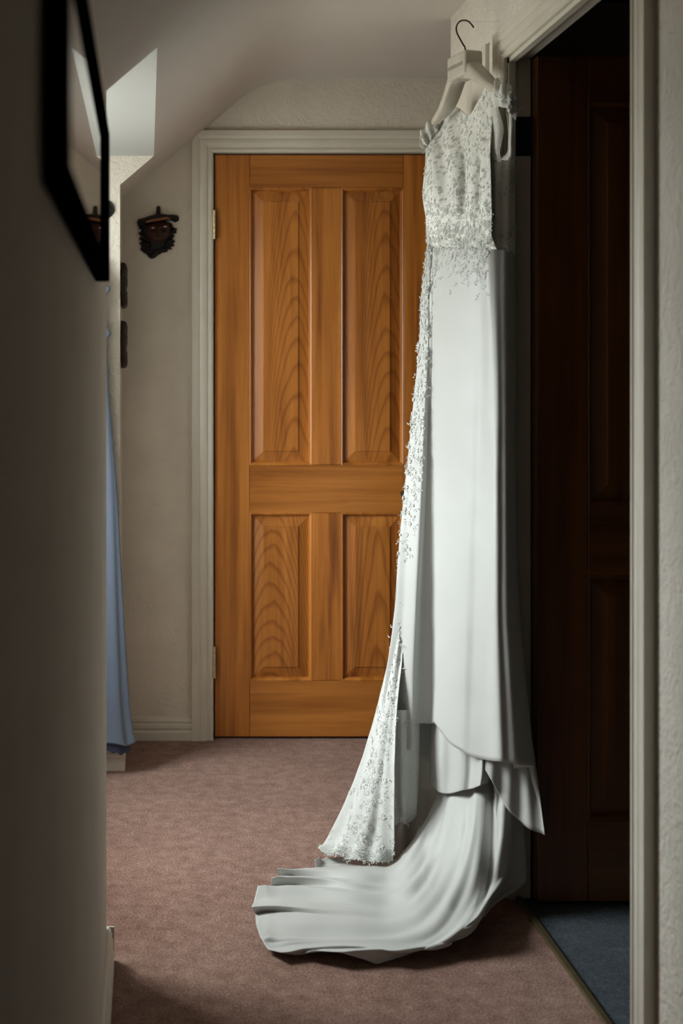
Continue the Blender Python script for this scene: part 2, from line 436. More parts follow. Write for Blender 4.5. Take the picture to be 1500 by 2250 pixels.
# ------------------------------------------------------------------ panelled doors
def panel_door(name, base, fn, W, H, label, mats, th=.04, both=False):
    """fn(a across from the hinge side, z, out): out>0 towards the viewer side of the leaf face"""
    e = empty(name, base, label, 'door', None, 'structure')
    st_w, mun = .119, .1005
    z0, z1, z2, z3 = .190, .762, .925, 1.869
    pw = (W-2*st_w-mun)/2
    def bx(nm, a0, a1, za, zb, mat, o0=-th, o1=0, bev=.002):
        v = [fn(a,z,o) for a in (a0,a1) for o in (o0,o1) for z in (za,zb)]
        f = ((0,1,3,2),(4,6,7,5),(0,4,5,1),(2,3,7,6),(0,2,6,4),(1,5,7,3))
        return bevel(mesh_obj(nm, v, f, mat, e), bev, 1)
    g = .0006
    bx('stile', 0, st_w-g, 0, H, mats[0]); bx('stile', W-st_w+g, W, 0, H, mats[1])
    for za, zb in ((0, z0), (z1, z2), (z3, H)): bx('rail', st_w, W-st_w, za, zb, mats[2])
    for za, zb in ((z0, z1), (z2, z3)): bx('muntin', st_w+pw, st_w+pw+mun, za+g, zb-g, mats[1])
    k = 3
    for za, zb in ((z2, z3), (z0, z1)):
        for a0 in (st_w, st_w+pw+mun):
            a1 = a0+pw
            def ring(i, o): return [fn(a0+i, za+i, o), fn(a1-i, za+i, o), fn(a1-i, zb-i, o), fn(a0+i, zb-i, o)]
            rings = [ring(.003, -.016), ring(.012, -.016), ring(.046, -.006), ring(.0475, -.003)]
            back = ring(.003, -.03)
            v = sum(rings, []); n = len(rings)
            f = [(i*4+j, i*4+(j+1)%4, (i+1)*4+(j+1)%4, (i+1)*4+j) for i in range(n-1) for j in range(4)]
            f.append(((n-1)*4, (n-1)*4+1, (n-1)*4+2, (n-1)*4+3))
            nb = len(v); v += back; f.append((nb, nb+1, nb+2, nb+3)); f += [(j, (j+1)%4, nb+(j+1)%4, nb+j) for j in range(4)]
            pn = mesh_obj('panel', v, f, mats[k], e); k += 1
            mo = [ring(-.001, -.001), ring(.002, .0008), ring(.005, -.001), ring(.009, -.008), ring(.0105, -.0155), ring(0, -.0155)]
            v = sum(mo, []); n = len(mo)
            f = [(i*4+j, i*4+(j+1)%4, ((i+1)%n)*4+(j+1)%4, ((i+1)%n)*4+j) for i in range(n) for j in range(4)]
            mesh_obj('moulding', v, f, mats[0], e)
    return e
d1x = lambda px: (px-VX)/646.0
zpx = lambda py: CZ+(VY-py)/646.0
# grain figure of the four panels
mat_wood('wood_panel_a', 2, arch=(.505, 1000, 12, 2.6), seed=1.2)
mat_wood('wood_panel_b', 2, arch=(.82, 950, 11, .2), seed=5.4, tone=.98)
mat_wood('wood_panel_c', 2, arch=(.425, 700, 16, .4), seed=8.1, tone=.92)
mat_wood('wood_panel_d', 2, arch=(.79, 800, 7, .7), seed=3.7, tone=.92)
DB = (DX0, BY+.003, .008)
# the wood materials use object coordinates relative to the door's base: shift arch centres
for nm, x in (('wood_panel_a', .505), ('wood_panel_b', .82), ('wood_panel_c', .425), ('wood_panel_d', .79)):
    for nd in MATS[nm].node_tree.nodes:
        if nd.type == 'MATH' and nd.operation == 'SUBTRACT' and abs(nd.inputs[1].default_value-x) < 1e-4:
            nd.inputs[1].default_value = x-DX0
door1 = panel_door('door_1', DB, lambda a,z,o: (DX0+a, BY+.003-o, .008+z), .762, ZH-.008, 'closed honey brown wooden door with four raised panels',
    ['wood_vertical', 'wood_vertical_b', 'wood_horizontal', 'wood_panel_a', 'wood_panel_b', 'wood_panel_c', 'wood_panel_d'])
for py0, py1, mt in ((463, 527, 'hinge_brass'), (1418, 1488, 'hinge_brass')):
    za, zb = zpx(py1), zpx(py0); xh = DX0-.003; yh = BY-.012
    n = 5; hg = None; hh = (zb-za)/n
    m = MB().box(xh-.001, xh+.007, yh-.001, yh+.003, za, zb)
    hg = m.build('hinge', 'hinge_dark', door1)
    for i in range(n):
        MB().tube([(xh, yh-.004, za+i*hh+.0008), (xh, yh-.004, za+(i+1)*hh-.0008)], .0052, 10).build('hinge_knuckle', mt, hg)
# lever handle, mostly behind the gown
xl, zl = d1x(935), zpx(1082)
hd = bevel(MB().box(xl-.02, xl+.02, BY-.012, BY-.004, zl-.08, zl+.08).build('handle_plate', 'iron_black', door1), .004)
MB().tube([(xl, BY-.012, zl), (xl, BY-.05, zl), (xl-.012, BY-.056, zl), (xl-.05, BY-.056, zl+.001), (xl-.08, BY-.055, zl+.002), (d1x(874), BY-.054, zl-.003)], [.009,.009,.009,.0085,.0085,.0095], 10).build('lever', 'iron_black', hd, True)

# open door into the unlit room, seen past its hinge edge
DYF = 2.885
mat_wood('wood_shaded_a', 2, seed=6.0, tone=.35); mat_wood('wood_shaded_b', 0, seed=2.0, tone=.35)  # door wood toned down: the unlit room's shade is put into its colour
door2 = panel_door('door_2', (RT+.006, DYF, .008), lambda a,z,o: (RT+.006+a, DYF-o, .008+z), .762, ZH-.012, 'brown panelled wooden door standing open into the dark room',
    ['wood_shaded_a', 'wood_shaded_a', 'wood_shaded_b', 'wood_shaded_a', 'wood_shaded_a', 'wood_shaded_a', 'wood_shaded_a'])
for zc in (CZ+(VY-297)*2.91/FPX, .30):
    hg = MB().box(.871, RT+.001, DO1-.0025, DO1, zc-.046, zc+.046).build('hinge', 'hinge_dark', door2)
    MB().tube([(RT+.004, DO1-.005, zc-.046), (RT+.004, DO1-.005, zc+.046)], .0055, 10).build('hinge_knuckle', 'hinge_dark', hg)

# ------------------------------------------------------------------ black framed mirror on the left wall
mx0, mx1 = .985, 2.012; mz0, mz1 = 1.391, 1.632; bw = .026
mir = empty('wall_mirror', (LX, (mx0+mx1)/2, mz0), 'long black framed mirror on the near plaster wall', 'mirror')
def bar(ya, yb, za, zb, ya2, yb2, za2, zb2):
    x0, x1, x2 = LX, LX+.0235, LX+.0185
    v = [(x0,ya,za),(x0,yb,za),(x0,yb,zb),(x0,ya,zb),(x1,ya,za),(x1,yb,za),(x1,yb,zb),(x1,ya,zb)]
    return v
def frame_side(pts_o, pts_i):
    x0, x1, x2 = LX+.0008, LX+.0245, LX+.0205
    v = [(x0,*pts_o[0]), (x0,*pts_o[1]), (x1,*pts_o[0]), (x1,*pts_o[1]), (x2,*pts_i[0]), (x2,*pts_i[1]), (x0,*pts_i[0]), (x0,*pts_i[1])]
    f = [(0,1,3,2),(2,3,5,4),(4,5,7,6),(6,7,1,0),(0,2,4,6),(1,7,5,3)]
    bevel(mesh_obj('frame_side', v, f, 'black_frame', mir), .002, 2)
O = [(mx0,mz0),(mx1,mz0),(mx1,mz1),(mx0,mz1)]; I = [(mx0+bw,mz0+bw),(mx1-bw,mz0+bw),(mx1-bw,mz1-bw),(mx0+bw,mz1-bw)]
for i in range(4): frame_side((O[i], O[(i+1)%4]), (I[i], I[(i+1)%4]))
MB().box(LX+.003, LX+.0165, mx0+bw-.005, mx1-bw+.005, mz0+bw-.005, mz1-bw+.005).build('glass', 'mirror_glass', mir)

# ------------------------------------------------------------------ cloth surfaces
def cr_weights(n, m, closed=False):
    W = np.zeros((m, n))
    for k in range(m):
        t = k/(m if closed else m-1)*(n if closed else n-1)
        i = int(math.floor(t)); u = t-i
        if not closed and i >= n-1: i = n-2; u = 1.0
        w4 = (-.5*u+u*u-.5*u**3, 1-2.5*u*u+1.5*u**3, .5*u+2*u*u-1.5*u**3, -.5*u*u+.5*u**3)
        for j, ww in zip((i-1,i,i+1,i+2), w4):
            if closed: W[k, j % n] += ww
            elif j < 0: W[k, 0] += 2*ww; W[k, 1] -= ww
            elif j > n-1: W[k, n-1] += 2*ww; W[k, n-2] -= ww
            else: W[k, j] += ww
    return W
def surf(ctrl, nr, nc, closed=False, disp=None):
    A = np.array([[tuple(p) for p in r] for r in ctrl], dtype=float)
    Wr = cr_weights(A.shape[0], nr); Wc = cr_weights(A.shape[1], nc, closed)
    G = np.einsum('ri,ijk,cj->rck', Wr, A, Wc)
    if disp is not None:
        N = normals(G, closed); D = np.zeros((nr, nc))
        for i in range(nr):
            for j in range(nc):
                D[i, j] = disp(i/(nr-1), j/(nc if closed else nc-1), G[i, j])
        G = G+N*D[:, :, None]
    return G
def normals(G, closed=False):
    du = np.gradient(G, axis=0)
    if closed: dv = (np.roll(G, -1, 1)-np.roll(G, 1, 1))/2
    else: dv = np.gradient(G, axis=1)
    N = np.cross(dv, du); L = np.linalg.norm(N, axis=2, keepdims=True); L[L < 1e-9] = 1
    return N/L
def cloth(name, G, mat, parent, closed=False, thick=.0014):
    nr, nc = G.shape[:2]
    v = [tuple(p) for r in G for p in r]; f = []
    for i in range(nr-1):
        for j in range(nc if closed else nc-1):
            a = i*nc+j; b2 = i*nc+(j+1) % nc; f.append((a, b2, b2+nc, a+nc))
    off = origin_of(parent)
    me = bpy.data.meshes.new(name); me.from_pydata([tuple(Vector(p)-off) for p in v], [], f)
    me.materials.append(MATS[mat]); me.polygons.foreach_set('use_smooth', [True]*len(me.polygons))
    o = bpy.data.objects.new(name, me); C.objects.link(o); o.parent = parent
    if thick:
        s = o.modifiers.new('thickness', 'SOLIDIFY'); s.thickness = thick; s.offset = 0
    return o
def nz(p, sc, seed=0): return mnoise.noise(Vector((p[0]*sc+seed, p[1]*sc, p[2]*sc)))

# ------------------------------------------------------------------ the white gown
gown = empty('wedding_dress', (.62, 2.92, 0), 'white satin wedding gown with lace bodice and train, hung beside the doorway', 'dress')
def X_(x, py, d): return Vector((x, d, CZ+(VY-py)/FPX*d))
# skirt: front columns by picture column, back columns by distance from the wall
sk_rows = [  # py, px of the columns 0..13
 (545, [941, 944, 948, 951, 956, 966, 1000, 1030, 1052, 1068, 1082, 1098, 1114, 1130]),
 (640, [929, 934, 941, 946, 953, 961, 998, 1032, 1056, 1070, 1084, 1098, 1114, 1131]),
 (760, [922, 929, 939, 945, 953, 958, 998, 1034, 1058, 1074, 1088, 1100, 1116, 1133]),
 (900, [908, 918, 932, 941, 953, 958, 998, 1032, 1056, 1074, 1090, 1102, 1116, 1133]),
 (1050,[894, 907, 926, 937, 954, 959, 998, 1030, 1052, 1072, 1088, 1102, 1116, 1133]),
 (1200,[880, 896, 919, 930, 954, 960, 996, 1026, 1048, 1070, 1088, 1102, 1117, 1136]),
 (1350,[869, 887, 912, 924, 953, 961, 994, 1022, 1044, 1068, 1088, 1102, 1119, 1142]),
 (1480,[850, 876, 907, 919, 951, 960, 992, 1018, 1040, 1068, 1090, 1108, 1126, 1152]),
 (1640,[836, 868, 905, 914, 948, 956, 988, 1014, 1034, 1068, 1096, 1116, 1140, 1172])]
dep = [3.165, 3.14, 3.11, 3.105, 3.085, 3.072, 2.995, 2.938, 2.905, 2.872, 2.846, 2.838, 2.83, 2.85]
fold = [0, 0, -.004, .022, .030, -.014, 0, .012, .022, .012, -.010, -.008, -.004, 0]
dep1 = [3.165, 3.14, 3.11, 3.105, 3.085, 3.072, 2.995, 2.938, 2.905, 2.880, 2.872, 2.868, 2.866, 2.880]
hem_py = [1606, 1630, 1647, 1594, 1590, 1590, 1632, 1650, 1662, 1670, 1673, 1676, 1680, 1684]
ctrl = []
nrow = len(sk_rows)
for i, (py, pxs) in enumerate(sk_rows):
    k = i/(nrow-1); row = []
    for j, px in enumerate(pxs):
        kk = max(0, (k-.25)/.75)**1.2; d = dep[j]*kk+dep1[j]*(1-kk)+fold[j]*(.08+.92*k)
        row.append(P(px, hem_py[j] if i == nrow-1 else py, d))
    for x, d in ((.838, 2.90), (.812, 2.99), (.79, 3.09), (.755, 3.17)):
        row.append(X_(x-.01*math.sin(k*3), 1690 if i == nrow-1 else py, d))
    ctrl.append(row)
def skirt_disp(u, v, p): return .004*nz((p[0], p[1], p[2]*.35), 9, 3)*(.3+.7*u)+.0012*nz(p, 14, 9)
Gs = surf(ctrl, 150, 216, True, skirt_disp)
cloth('skirt', Gs, 'satin_ivory', gown, True)

# longer side layer behind the front hem
rows = []
for py, pxs in ((1380, [1092,1100,1110,1120,1130,1138,1143]), (1500, [1082,1096,1110,1122,1134,1145,1151]), (1600, [1072,1090,1106,1122,1137,1152,1163]), (1665, [1066,1086,1106,1126,1144,1162,1174])):
    rows.append([P(px, py, d) for px, d in zip(pxs, (2.90,2.892,2.886,2.882,2.878,2.876,2.878))]); rows[-1] = [p+(p-Vector((0,0,CZ))).normalized()*(.07 if py < 1450 else .05 if py < 1550 else .02 if py < 1650 else .005)*max(.12, 1-q_i/4.5) for q_i, p in enumerate(rows[-1])]
rows.append([P(px, py, d) for px, py, d in ((1066,1692,2.90),(1084,1722,2.892),(1104,1762,2.884),(1126,1790,2.878),(1150,1811,2.866),(1174,1826,2.852),(1197,1835,2.838))])
for r_, x in zip(rows, (.842,.845,.848,.85,.85)):
    a = r_[-1]
    r_ += [Vector((a.x-.012, 2.868 if a.z < .6 else 2.892, a.z)), Vector((a.x-.05, 2.908, a.z)), Vector((a.x-.09, 2.914, a.z))]
Gr = surf(rows, 60, 70, False, lambda u,v,p: .004*math.sin(v*30+2)*u*(v < .66)+.001*nz(p, 20))
cloth('side_layer', Gr, 'satin_ivory', gown)

# second satin layer showing below the front hem
rows = []
UC = [(948,3.15), (958,3.115), (972,3.065), (990,3.04), (1008,3.0), (1020,2.985), (1036,2.975), (1048,2.935), (1058,2.905), (1066,2.915), (1072,2.945), (1076,2.98)]
for py, k in ((1560, 0), (1620, .5), (1690, .9)):
    rows.append([P(px-(4*k if px < 980 else 0), py, d+(.012 if k == 0 else 0)) for px, d in UC])
rows.append([P(px-4, py, d) for (px, d), py in zip(UC, (1718,1732,1742,1744,1740,1737,1734,1730,1726,1722,1720,1718))])
Gu = surf(rows, 50, 90, False, lambda u,v,p: .0015*nz(p, 16, 5))
cloth('underskirt', Gu, 'satin_ivory', gown)

# train flowing down and out over the carpet
def Fd(px, py, h=.014): return F(px, py, h)
tc = [
 [P(958,1700,3.07), P(950,1760,3.06), P(925,1815,3.06), P(885,1868,3.07), F(862,1888,.030), Fd(800,1884,.018), Fd(750,1881,.014), Fd(712,1882,.014), Fd(692,1890,.016)],
 [P(968,1700,3.03), P(960,1770,3.03), P(930,1845,3.03), F(890,1905,.05), Fd(850,1930,.026), Fd(790,1925,.03), Fd(720,1918,.02), Fd(660,1914,.016), Fd(608,1910,.016)],
 [P(985,1700,2.985), P(972,1790,2.985), P(938,1880,2.98), F(895,1935,.05), Fd(850,1955,.026), Fd(780,1948,.03), Fd(710,1940,.02), Fd(650,1934,.016), Fd(597,1930,.016)],
 [P(1000,1700,2.945), P(985,1800,2.94), P(952,1895,2.93), F(905,1965,.05), Fd(850,1985,.026), Fd(775,1975,.028), Fd(695,1965,.018), Fd(625,1955,.016), Fd(566,1948,.016)],
 [P(1018,1700,2.925), P(1003,1810,2.90), P(970,1910,2.88), F(918,1990,.05), Fd(850,2015,.026), Fd(770,2008,.03), Fd(690,2000,.03), Fd(615,1993,.026), Fd(555,1992,.022)],
 [P(1035,1700,2.90), P(1022,1820,2.87), P(992,1925,2.83), F(938,2010,.05), Fd(865,2045,.026), Fd(780,2045,.024), Fd(695,2040,.018), Fd(625,2035,.016), Fd(562,2022,.014)],
 [P(1050,1700,2.875), P(1040,1830,2.835), P(1015,1940,2.79), F(965,2030,.05), Fd(890,2070,.026), Fd(800,2075,.022), Fd(715,2075,.018), Fd(645,2080,.016), Fd(588,2085,.014)],
 [P(1066,1700,2.87), P(1060,1835,2.825), P(1040,1950,2.775), F(995,2035,.05), Fd(930,2078,.028), Fd(860,2085,.03), Fd(790,2085,.022), Fd(720,2090,.018), Fd(668,2096,.012)],
 [P(1084,1700,2.88), P(1080,1840,2.835), P(1062,1955,2.79), F(1025,2030,.06), Fd(975,2075,.03), Fd(925,2090,.03), Fd(880,2098,.022), Fd(845,2108,.016), Fd(824,2117,.012)],
 [P(1104,1705,2.89), P(1102,1840,2.85), P(1088,1940,2.82), F(1062,1995,.08), Fd(1040,2040,.04), Fd(1015,2055,.03), Fd(990,2064,.022), Fd(962,2075,.016), Fd(935,2088,.012)],
 [P(1128,1715,2.895), P(1128,1830,2.87), P(1118,1910,2.855), P(1098,1955,2.84), P(1075,1985,2.825), P(1062,1998,2.815), P(1055,2012,2.805), P(1052,2026,2.795), P(1049,2040,2.785)],
 [P(1150,1740,2.895), P(1151,1830,2.885), P(1153,1890,2.88), P(1153,1925,2.875), P(1145,1942,2.87), P(1128,1952,2.865), P(1105,1962,2.86), P(1082,1974,2.855), P(1066,1986,2.85)],
]
ctrl = [[tc[j][i] for j in range(len(tc))] for i in range(len(tc[0]))]
RT_ = random.Random(3)
for j in range(len(tc)):
    for i, k in ((0, .15), (1, .07), (2, .02)):
        p0 = tc[j][i]; kk = k if j < 9 else k*.2
        tc[j][i] = p0+(p0-Vector((0,0,CZ))).normalized()*kk
ctrl = [[tc[j][i] for j in range(len(tc))] for i in range(len(tc[0]))]
def train_disp(u, v, p):
    am = .010*min(1, u*2.2)*(1-.35*u)
    if p[2] < .06: am *= .75
    w_ = math.sin(v*41+1.2+1.4*nz(p, 2.2, 4))+.6*math.sin(v*67+u*3+2*nz(p, 3, 8))
    hem = .012*max(0, u-.88)/.12*abs(nz(p, 16, 21))
    return am*.55*w_+.004*nz(p, 9, 2)+hem
Gt = surf(ctrl, 150, 260, False, train_disp)
hemd = [(0,692,1888,.030),(.035,694,1914,.006),(.075,607,1908,.036),(.105,614,1931,.006),(.145,597,1929,.033),(.18,595,1949,.007),(.23,566,1947,.032),(.31,557,1984,.012),(.345,552,1993,.034),(.375,561,2008,.008),
 (.42,562,2030,.020),(.48,572,2060,.024),(.535,588,2086,.012),(.57,618,2093,.024),(.605,652,2099,.006),(.64,686,2089,.026),(.69,745,2092,.034),(.725,800,2108,.014),(.745,826,2118,.006),(.80,905,2094,.012),(.86,962,2076,.014)]
hv = [h[0] for h in hemd]; hp = np.array([tuple(F(h[1], h[2], h[3])) for h in hemd])
nr_, nc_ = Gt.shape[:2]
for j in range(nc_):
    v = j/(nc_-1)
    if v > .86: continue
    q_ = np.array([np.interp(v, hv, hp[:, c]) for c in range(3)])
    wv_ = min(1, (.86-v)/.08); de = (q_-Gt[-1, j])*wv_
    for i in range(nr_):
        u = i/(nr_-1)
        if u > .42: Gt[i, j] += de*((u-.42)/.58)**1.6
Gt[:, :, 2] = np.maximum(Gt[:, :, 2], .004)
cloth('train', Gt, 'satin_ivory', gown)

# lace panel falling along the front edge to the carpet
rows = []
lace_rows = [
 (640, 928, 952, 3.17, 3.09), (800, 918, 950, 3.17, 3.10), (950, 901, 946, 3.17, 3.11), (1080, 890, 930, 3.17, 3.13), (1200, 877, 910, 3.17, 3.145), (1340, 866, 893, 3.17, 3.15),
 (1440, 854, 884, 3.175, 3.13), (1560, 826, 872, 3.19, 3.10), (1680, 791, 867, 3.20, 3.075), (1780, 751, 866, 3.195, 3.06), (1850, 716, 865, 3.175, 3.055)]
for py, a, c, da, dc in lace_rows:
    row = []
    for k in range(8):
        t = k/7; px = a+(c-a)*t; d = da+(dc-da)*(t**.8)
        row.append(P(px, py, d-.006*math.sin(t*9+py*.002)))
    rows.append(row)
rows.append([P(px, py, d) for px, py, d in zip(np.linspace(698,864,8), (1893,1903,1910,1914,1916,1914,1911,1906), (3.135,3.11,3.09,3.075,3.065,3.06,3.055,3.06))])
rows[-1] = [Vector((p.x, p.y, max(p.z, .034))) for p in rows[-1]]
def lace_disp(u, v, p): return .006*math.sin(v*22+3*nz(p, 2))*max(0, u-.55)*1.6+.0015*nz(p, 20)
Gl = surf(rows, 170, 70, False, lace_disp)
cloth('lace_panel', Gl, 'lace_panel', gown, False, .0012)
# satin flap and shorter inner lace layer
rows = [[P(px, py, d) for px, py, d in zip((866,880,895,910,922), (py,)*5, (3.12,3.11,3.115,3.125,3.14))] for py in (1560, 1640, 1720)]
rows.append([P(px, py, d) for px, py, d in ((866,1815,3.12),(882,1806,3.11),(896,1812,3.115),(910,1796,3.125),(920,1770,3.14))])
Gi = surf(rows, 60, 30, False, lambda u,v,p: .004*math.sin(v*14)*u+.003*nz(p,24,5)*u)
cloth('inner_lace_layer', Gi, 'lace_panel', gown, False, .0012)
# back lining seen inside the folds
rows = [[P(px, py, d) for px, d in ((850,3.19),(880,3.195),(910,3.195),(940,3.18),(965,3.14))] for py in (1500, 1620, 1720, 1800)]
rows.append([P(px, 1890, d) for px, d in ((850,3.15),(880,3.15),(900,3.15),(915,3.14),(930,3.12))])
cloth('lining', surf(rows, 50, 40, False, lambda u,v,p: .006*math.sin(v*16)), 'satin_lining', gown)

# bodice
bd = [
 [(938,322,3.20),(957,276,3.20),(984,234,3.19),(1010,239,3.12),(1033,253,3.04),(1052,226,2.97),(1067,194,2.92),(1078,192,2.90),(1086,225,2.88)],
 [(936,338,3.19),(956,316,3.17),(981,300,3.14),(1008,296,3.09),(1033,294,3.03),(1050,282,2.98),(1063,268,2.94),(1074,264,2.91),(1085,280,2.88)],
 [(934,372,3.18),(956,366,3.14),(980,361,3.10),(1008,358,3.05),(1030,356,3.02),(1048,352,2.96),(1062,350,2.94),(1074,348,2.90),(1085,346,2.87)],
 [(931,430,3.16),(953,430,3.10),(978,430,3.055),(1004,430,3.02),(1024,430,3.00),(1042,430,2.945),(1058,430,2.925),(1072,430,2.885),(1084,430,2.86)],
 [(939,480,3.155),(957,482,3.10),(979,484,3.05),(1003,485,3.01),(1022,485,2.985),(1040,485,2.94),(1057,485,2.91),(1071,485,2.875),(1083,485,2.855)],
 [(941,540,3.155),(956,540,3.10),(978,540,3.04),(1001,540,3.0),(1022,540,2.965),(1041,540,2.93),(1058,540,2.895),(1071,540,2.87),(1083,540,2.85)],
 [(938,580,3.155),(954,582,3.10),(976,585,3.04),(1000,588,2.99),(1022,590,2.955),(1041,592,2.92),(1058,595,2.89),(1071,598,2.862),(1082,600,2.845)]]
def bod_disp(u, v, p):
    s_ = .004*math.sin((v*5.2-u*1.2)*6.0)*math.sin(min(1,u*1.6)*math.pi) if u < .8 else 0
    return -.004-.0-s_+.0015*nz(p, 18, 6)
Gb = surf([[P(*q) for q in r_] for r_ in bd], 110, 110, False, None)
Nb = normals(Gb)
if (Nb[60, 50]@np.array((-1, -.4, 0))) < 0: Nb = -Nb
Gb = Gb+Nb*np.array([[.004+.0045*math.sin((v*4.6-u*1.0)*6.3)*(math.sin(min(1,u*1.5)*math.pi) if u < .66 else 0)+.0018*nz(Gb[i,j], 20, 6)
     for j in range(110) for v in (j/109,)] for i in range(110) for u in (i/109,)]).reshape(110,110,1)
Gb0 = Gb.copy()
for i in range(84, 94): Gb[i] -= Nb[i]*.014*((i-84)/9)
Gb = Gb[:94]
cloth('bodice_front', Gb, 'lace_bodice', gown, False, .0012)
Gbl = Gb[30:84, 4:106]-Nb[30:84, 4:106]*.006
cloth('bodice_lining', Gbl, 'satin_lining', gown, False, .0012)
# side and back of the bodice
rows = []
for py, pt, k in ((346, 346, 0), (400, 400, .3), (470, 470, .6), (540, 540, .9), (600, 600, 1)):
    tb = (py if py > 420 else 420+(py-346)*.5)
    t_ = .012 if py == 600 else 0
    rows.append([P(1070, py, 2.905-.01*k), P(1090,py,2.874-.004*k+t_), P(1106, py, 2.866+t_), P(1120, py, 2.866+t_), P(1131-6*t_/.012, py, 2.876+t_),
                 X_(.838, py, 2.905), X_(.815, tb, 2.98), X_(.79, tb, 3.08), X_(.755, tb, 3.17), P(938, max(py, 372), 3.175)])
Gsd = surf(rows, 70, 110, False, lambda u,v,p: .0012*math.sin(v*34+u*2)*(v < .5)+.0012*nz(p, 22, 7))
cloth('bodice_side', Gsd, 'lace_bodice', gown, False, .0012)
# right shoulder: lace cap lying over the hanger, and the strap behind the armhole
rows = [[P(*q) for q in ((1066,196,2.955),(1082,186,2.93),(1098,186,2.90),(1114,194,2.875),(1126,208,2.86))],
        [P(*q) for q in ((1068,188,2.92),(1082,176,2.885),(1098,176,2.855),(1114,184,2.83),(1129,202,2.82))],
        [P(*q) for q in ((1067,203,2.89),(1082,196,2.845),(1098,198,2.81),(1116,206,2.79),(1132,222,2.80))],
        [P(*q) for q in ((1071,217,2.885),(1084,219,2.842),(1100,222,2.808),(1118,230,2.79),(1133,246,2.805))],
        [P(*q) for q in ((1076,228,2.885),(1088,236,2.848),(1102,234,2.815),(1118,246,2.80),(1131,264,2.815))]]
Gc = surf(rows, 44, 60, False, lambda u,v,p: .003*math.sin(v*26+u*4)+.004*nz(p, 24, 3))
cloth('cap_sleeve', Gc, 'lace_sheer', gown, False, .0012)
rows = [[P(*q) for q in ((1112,240,2.828),(1120,246,2.825),(1127,252,2.826),(1132,258,2.832))],
        [P(*q) for q in ((1115,275,2.83),(1121,278,2.826),(1127,280,2.828),(1131,282,2.836))],
        [P(*q) for q in ((1116,310,2.835),(1120,312,2.83),(1124,314,2.832),(1127,315,2.842))],
        [P(*q) for q in ((1114,335,2.838),(1120,338,2.832),(1126,340,2.836),(1130,342,2.85))],
        [P(*q) for q in ((1100,350,2.845),(1112,352,2.836),(1122,352,2.838),(1131,352,2.852))]]
cloth('shoulder_strap', surf(rows, 50, 24, False, lambda u,v,p: .002*math.sin(v*9)+.0015*nz(p, 30)), 'lace_sheer', gown, False, .0012)
rows = [[P(1080, py, 2.885), P((1080+b_3)/2, py+2, 2.868), P(b_3, py+4, 2.862)] for py, b_3 in ((222,1092),(250,1100),(280,1107),(305,1103),(330,1098),(352,1102))]
cloth('side_insert', surf(rows, 50, 20, False, lambda u,v,p: .002*nz(p, 30)), 'lace_sheer', gown, False, .0012)
rows = [[P(*q) for q in ((986,233,3.19),(965,248,3.205),(946,264,3.215),(930,282,3.22),(920,298,3.22))],
        [P(*q) for q in ((980,248,3.175),(962,266,3.185),(944,284,3.19),(930,300,3.195),(921,312,3.20))],
        [P(*q) for q in ((968,270,3.175),(956,288,3.175),(944,302,3.18),(933,314,3.185),(925,322,3.195))],
        [P(*q) for q in ((955,295,3.185),(950,306,3.18),(943,316,3.18),(936,322,3.185),(930,325,3.19))]]
Gc2 = surf(rows, 44, 50, False, lambda u,v,p: .004*math.sin(v*24+u*5)+.003*nz(p, 26, 12))
cloth('cap_sleeve', Gc2, 'lace_sheer', gown, False, .0012)

# raised lace flowers and leaves sewn on bodice, front edge and train
def flowers(name, jobs, seed):
    r = random.Random(seed); V = []; Fc = []
    def petal(c, n, t, L, wd):
        s_ = n.cross(t); k = len(V)
        V.extend([c, c+t*L*.35+s_*wd*.5+n*.0010, c+t*L*.8+s_*wd*.38+n*.0014, c+t*L+n*.0004, c+t*L*.8-s_*wd*.38+n*.0014, c+t*L*.35-s_*wd*.5+n*.0010, c+t*L*.5+n*.0004])
        Fc.extend([(k,k+1,k+6),(k+1,k+2,k+6),(k+2,k+3,k+6),(k+3,k+4,k+6),(k+4,k+5,k+6),(k+5,k,k+6)])
    for G, cnt, fn, side, lift, sz in jobs:
        N = normals(G); nr, nc = G.shape[:2]; made = 0; tries = 0
        while made < cnt and tries < cnt*60:
            tries += 1
            u, v = r.random(), r.random()
            if r.random() > fn(u, v): continue
            i, j = int(u*(nr-1)), int(v*(nc-1)); c = Vector(G[i, j]); n = Vector(N[i, j])
            if n.dot(Vector(side)) < 0: n = -n
            c = c+n*lift; a = Vector((0,0,1)).cross(n)
            if a.length < 1e-4: continue
            a.normalize(); b2 = n.cross(a); th = r.random()*6.283; s = sz*(.6+.8*r.random()); kind = r.random()
            if kind < .45:
                for q in range(6):
                    an = th+q*1.047; petal(c, n, (a*math.cos(an)+b2*math.sin(an)).normalized(), s, s*.55)
            else:
                for q in range(5):
                    t = a*math.cos(th)+b2*math.sin(th); cc = c+t*s*.55*q
                    an = th+(.9 if q % 2 else -.9); petal(cc, n, (a*math.cos(an)+b2*math.sin(an)).normalized(), s*.8, s*.36); th += .22
            made += 1
    o = mesh_obj(name, V, Fc, 'lace_thread', gown, True); o['kind'] = 'stuff'
    return o
SD = (-.9, -.4, 0)
def lower_edge(u, v): return (.35+.65*u)*(u < .84)
Gstrip = Gs[:, :52]
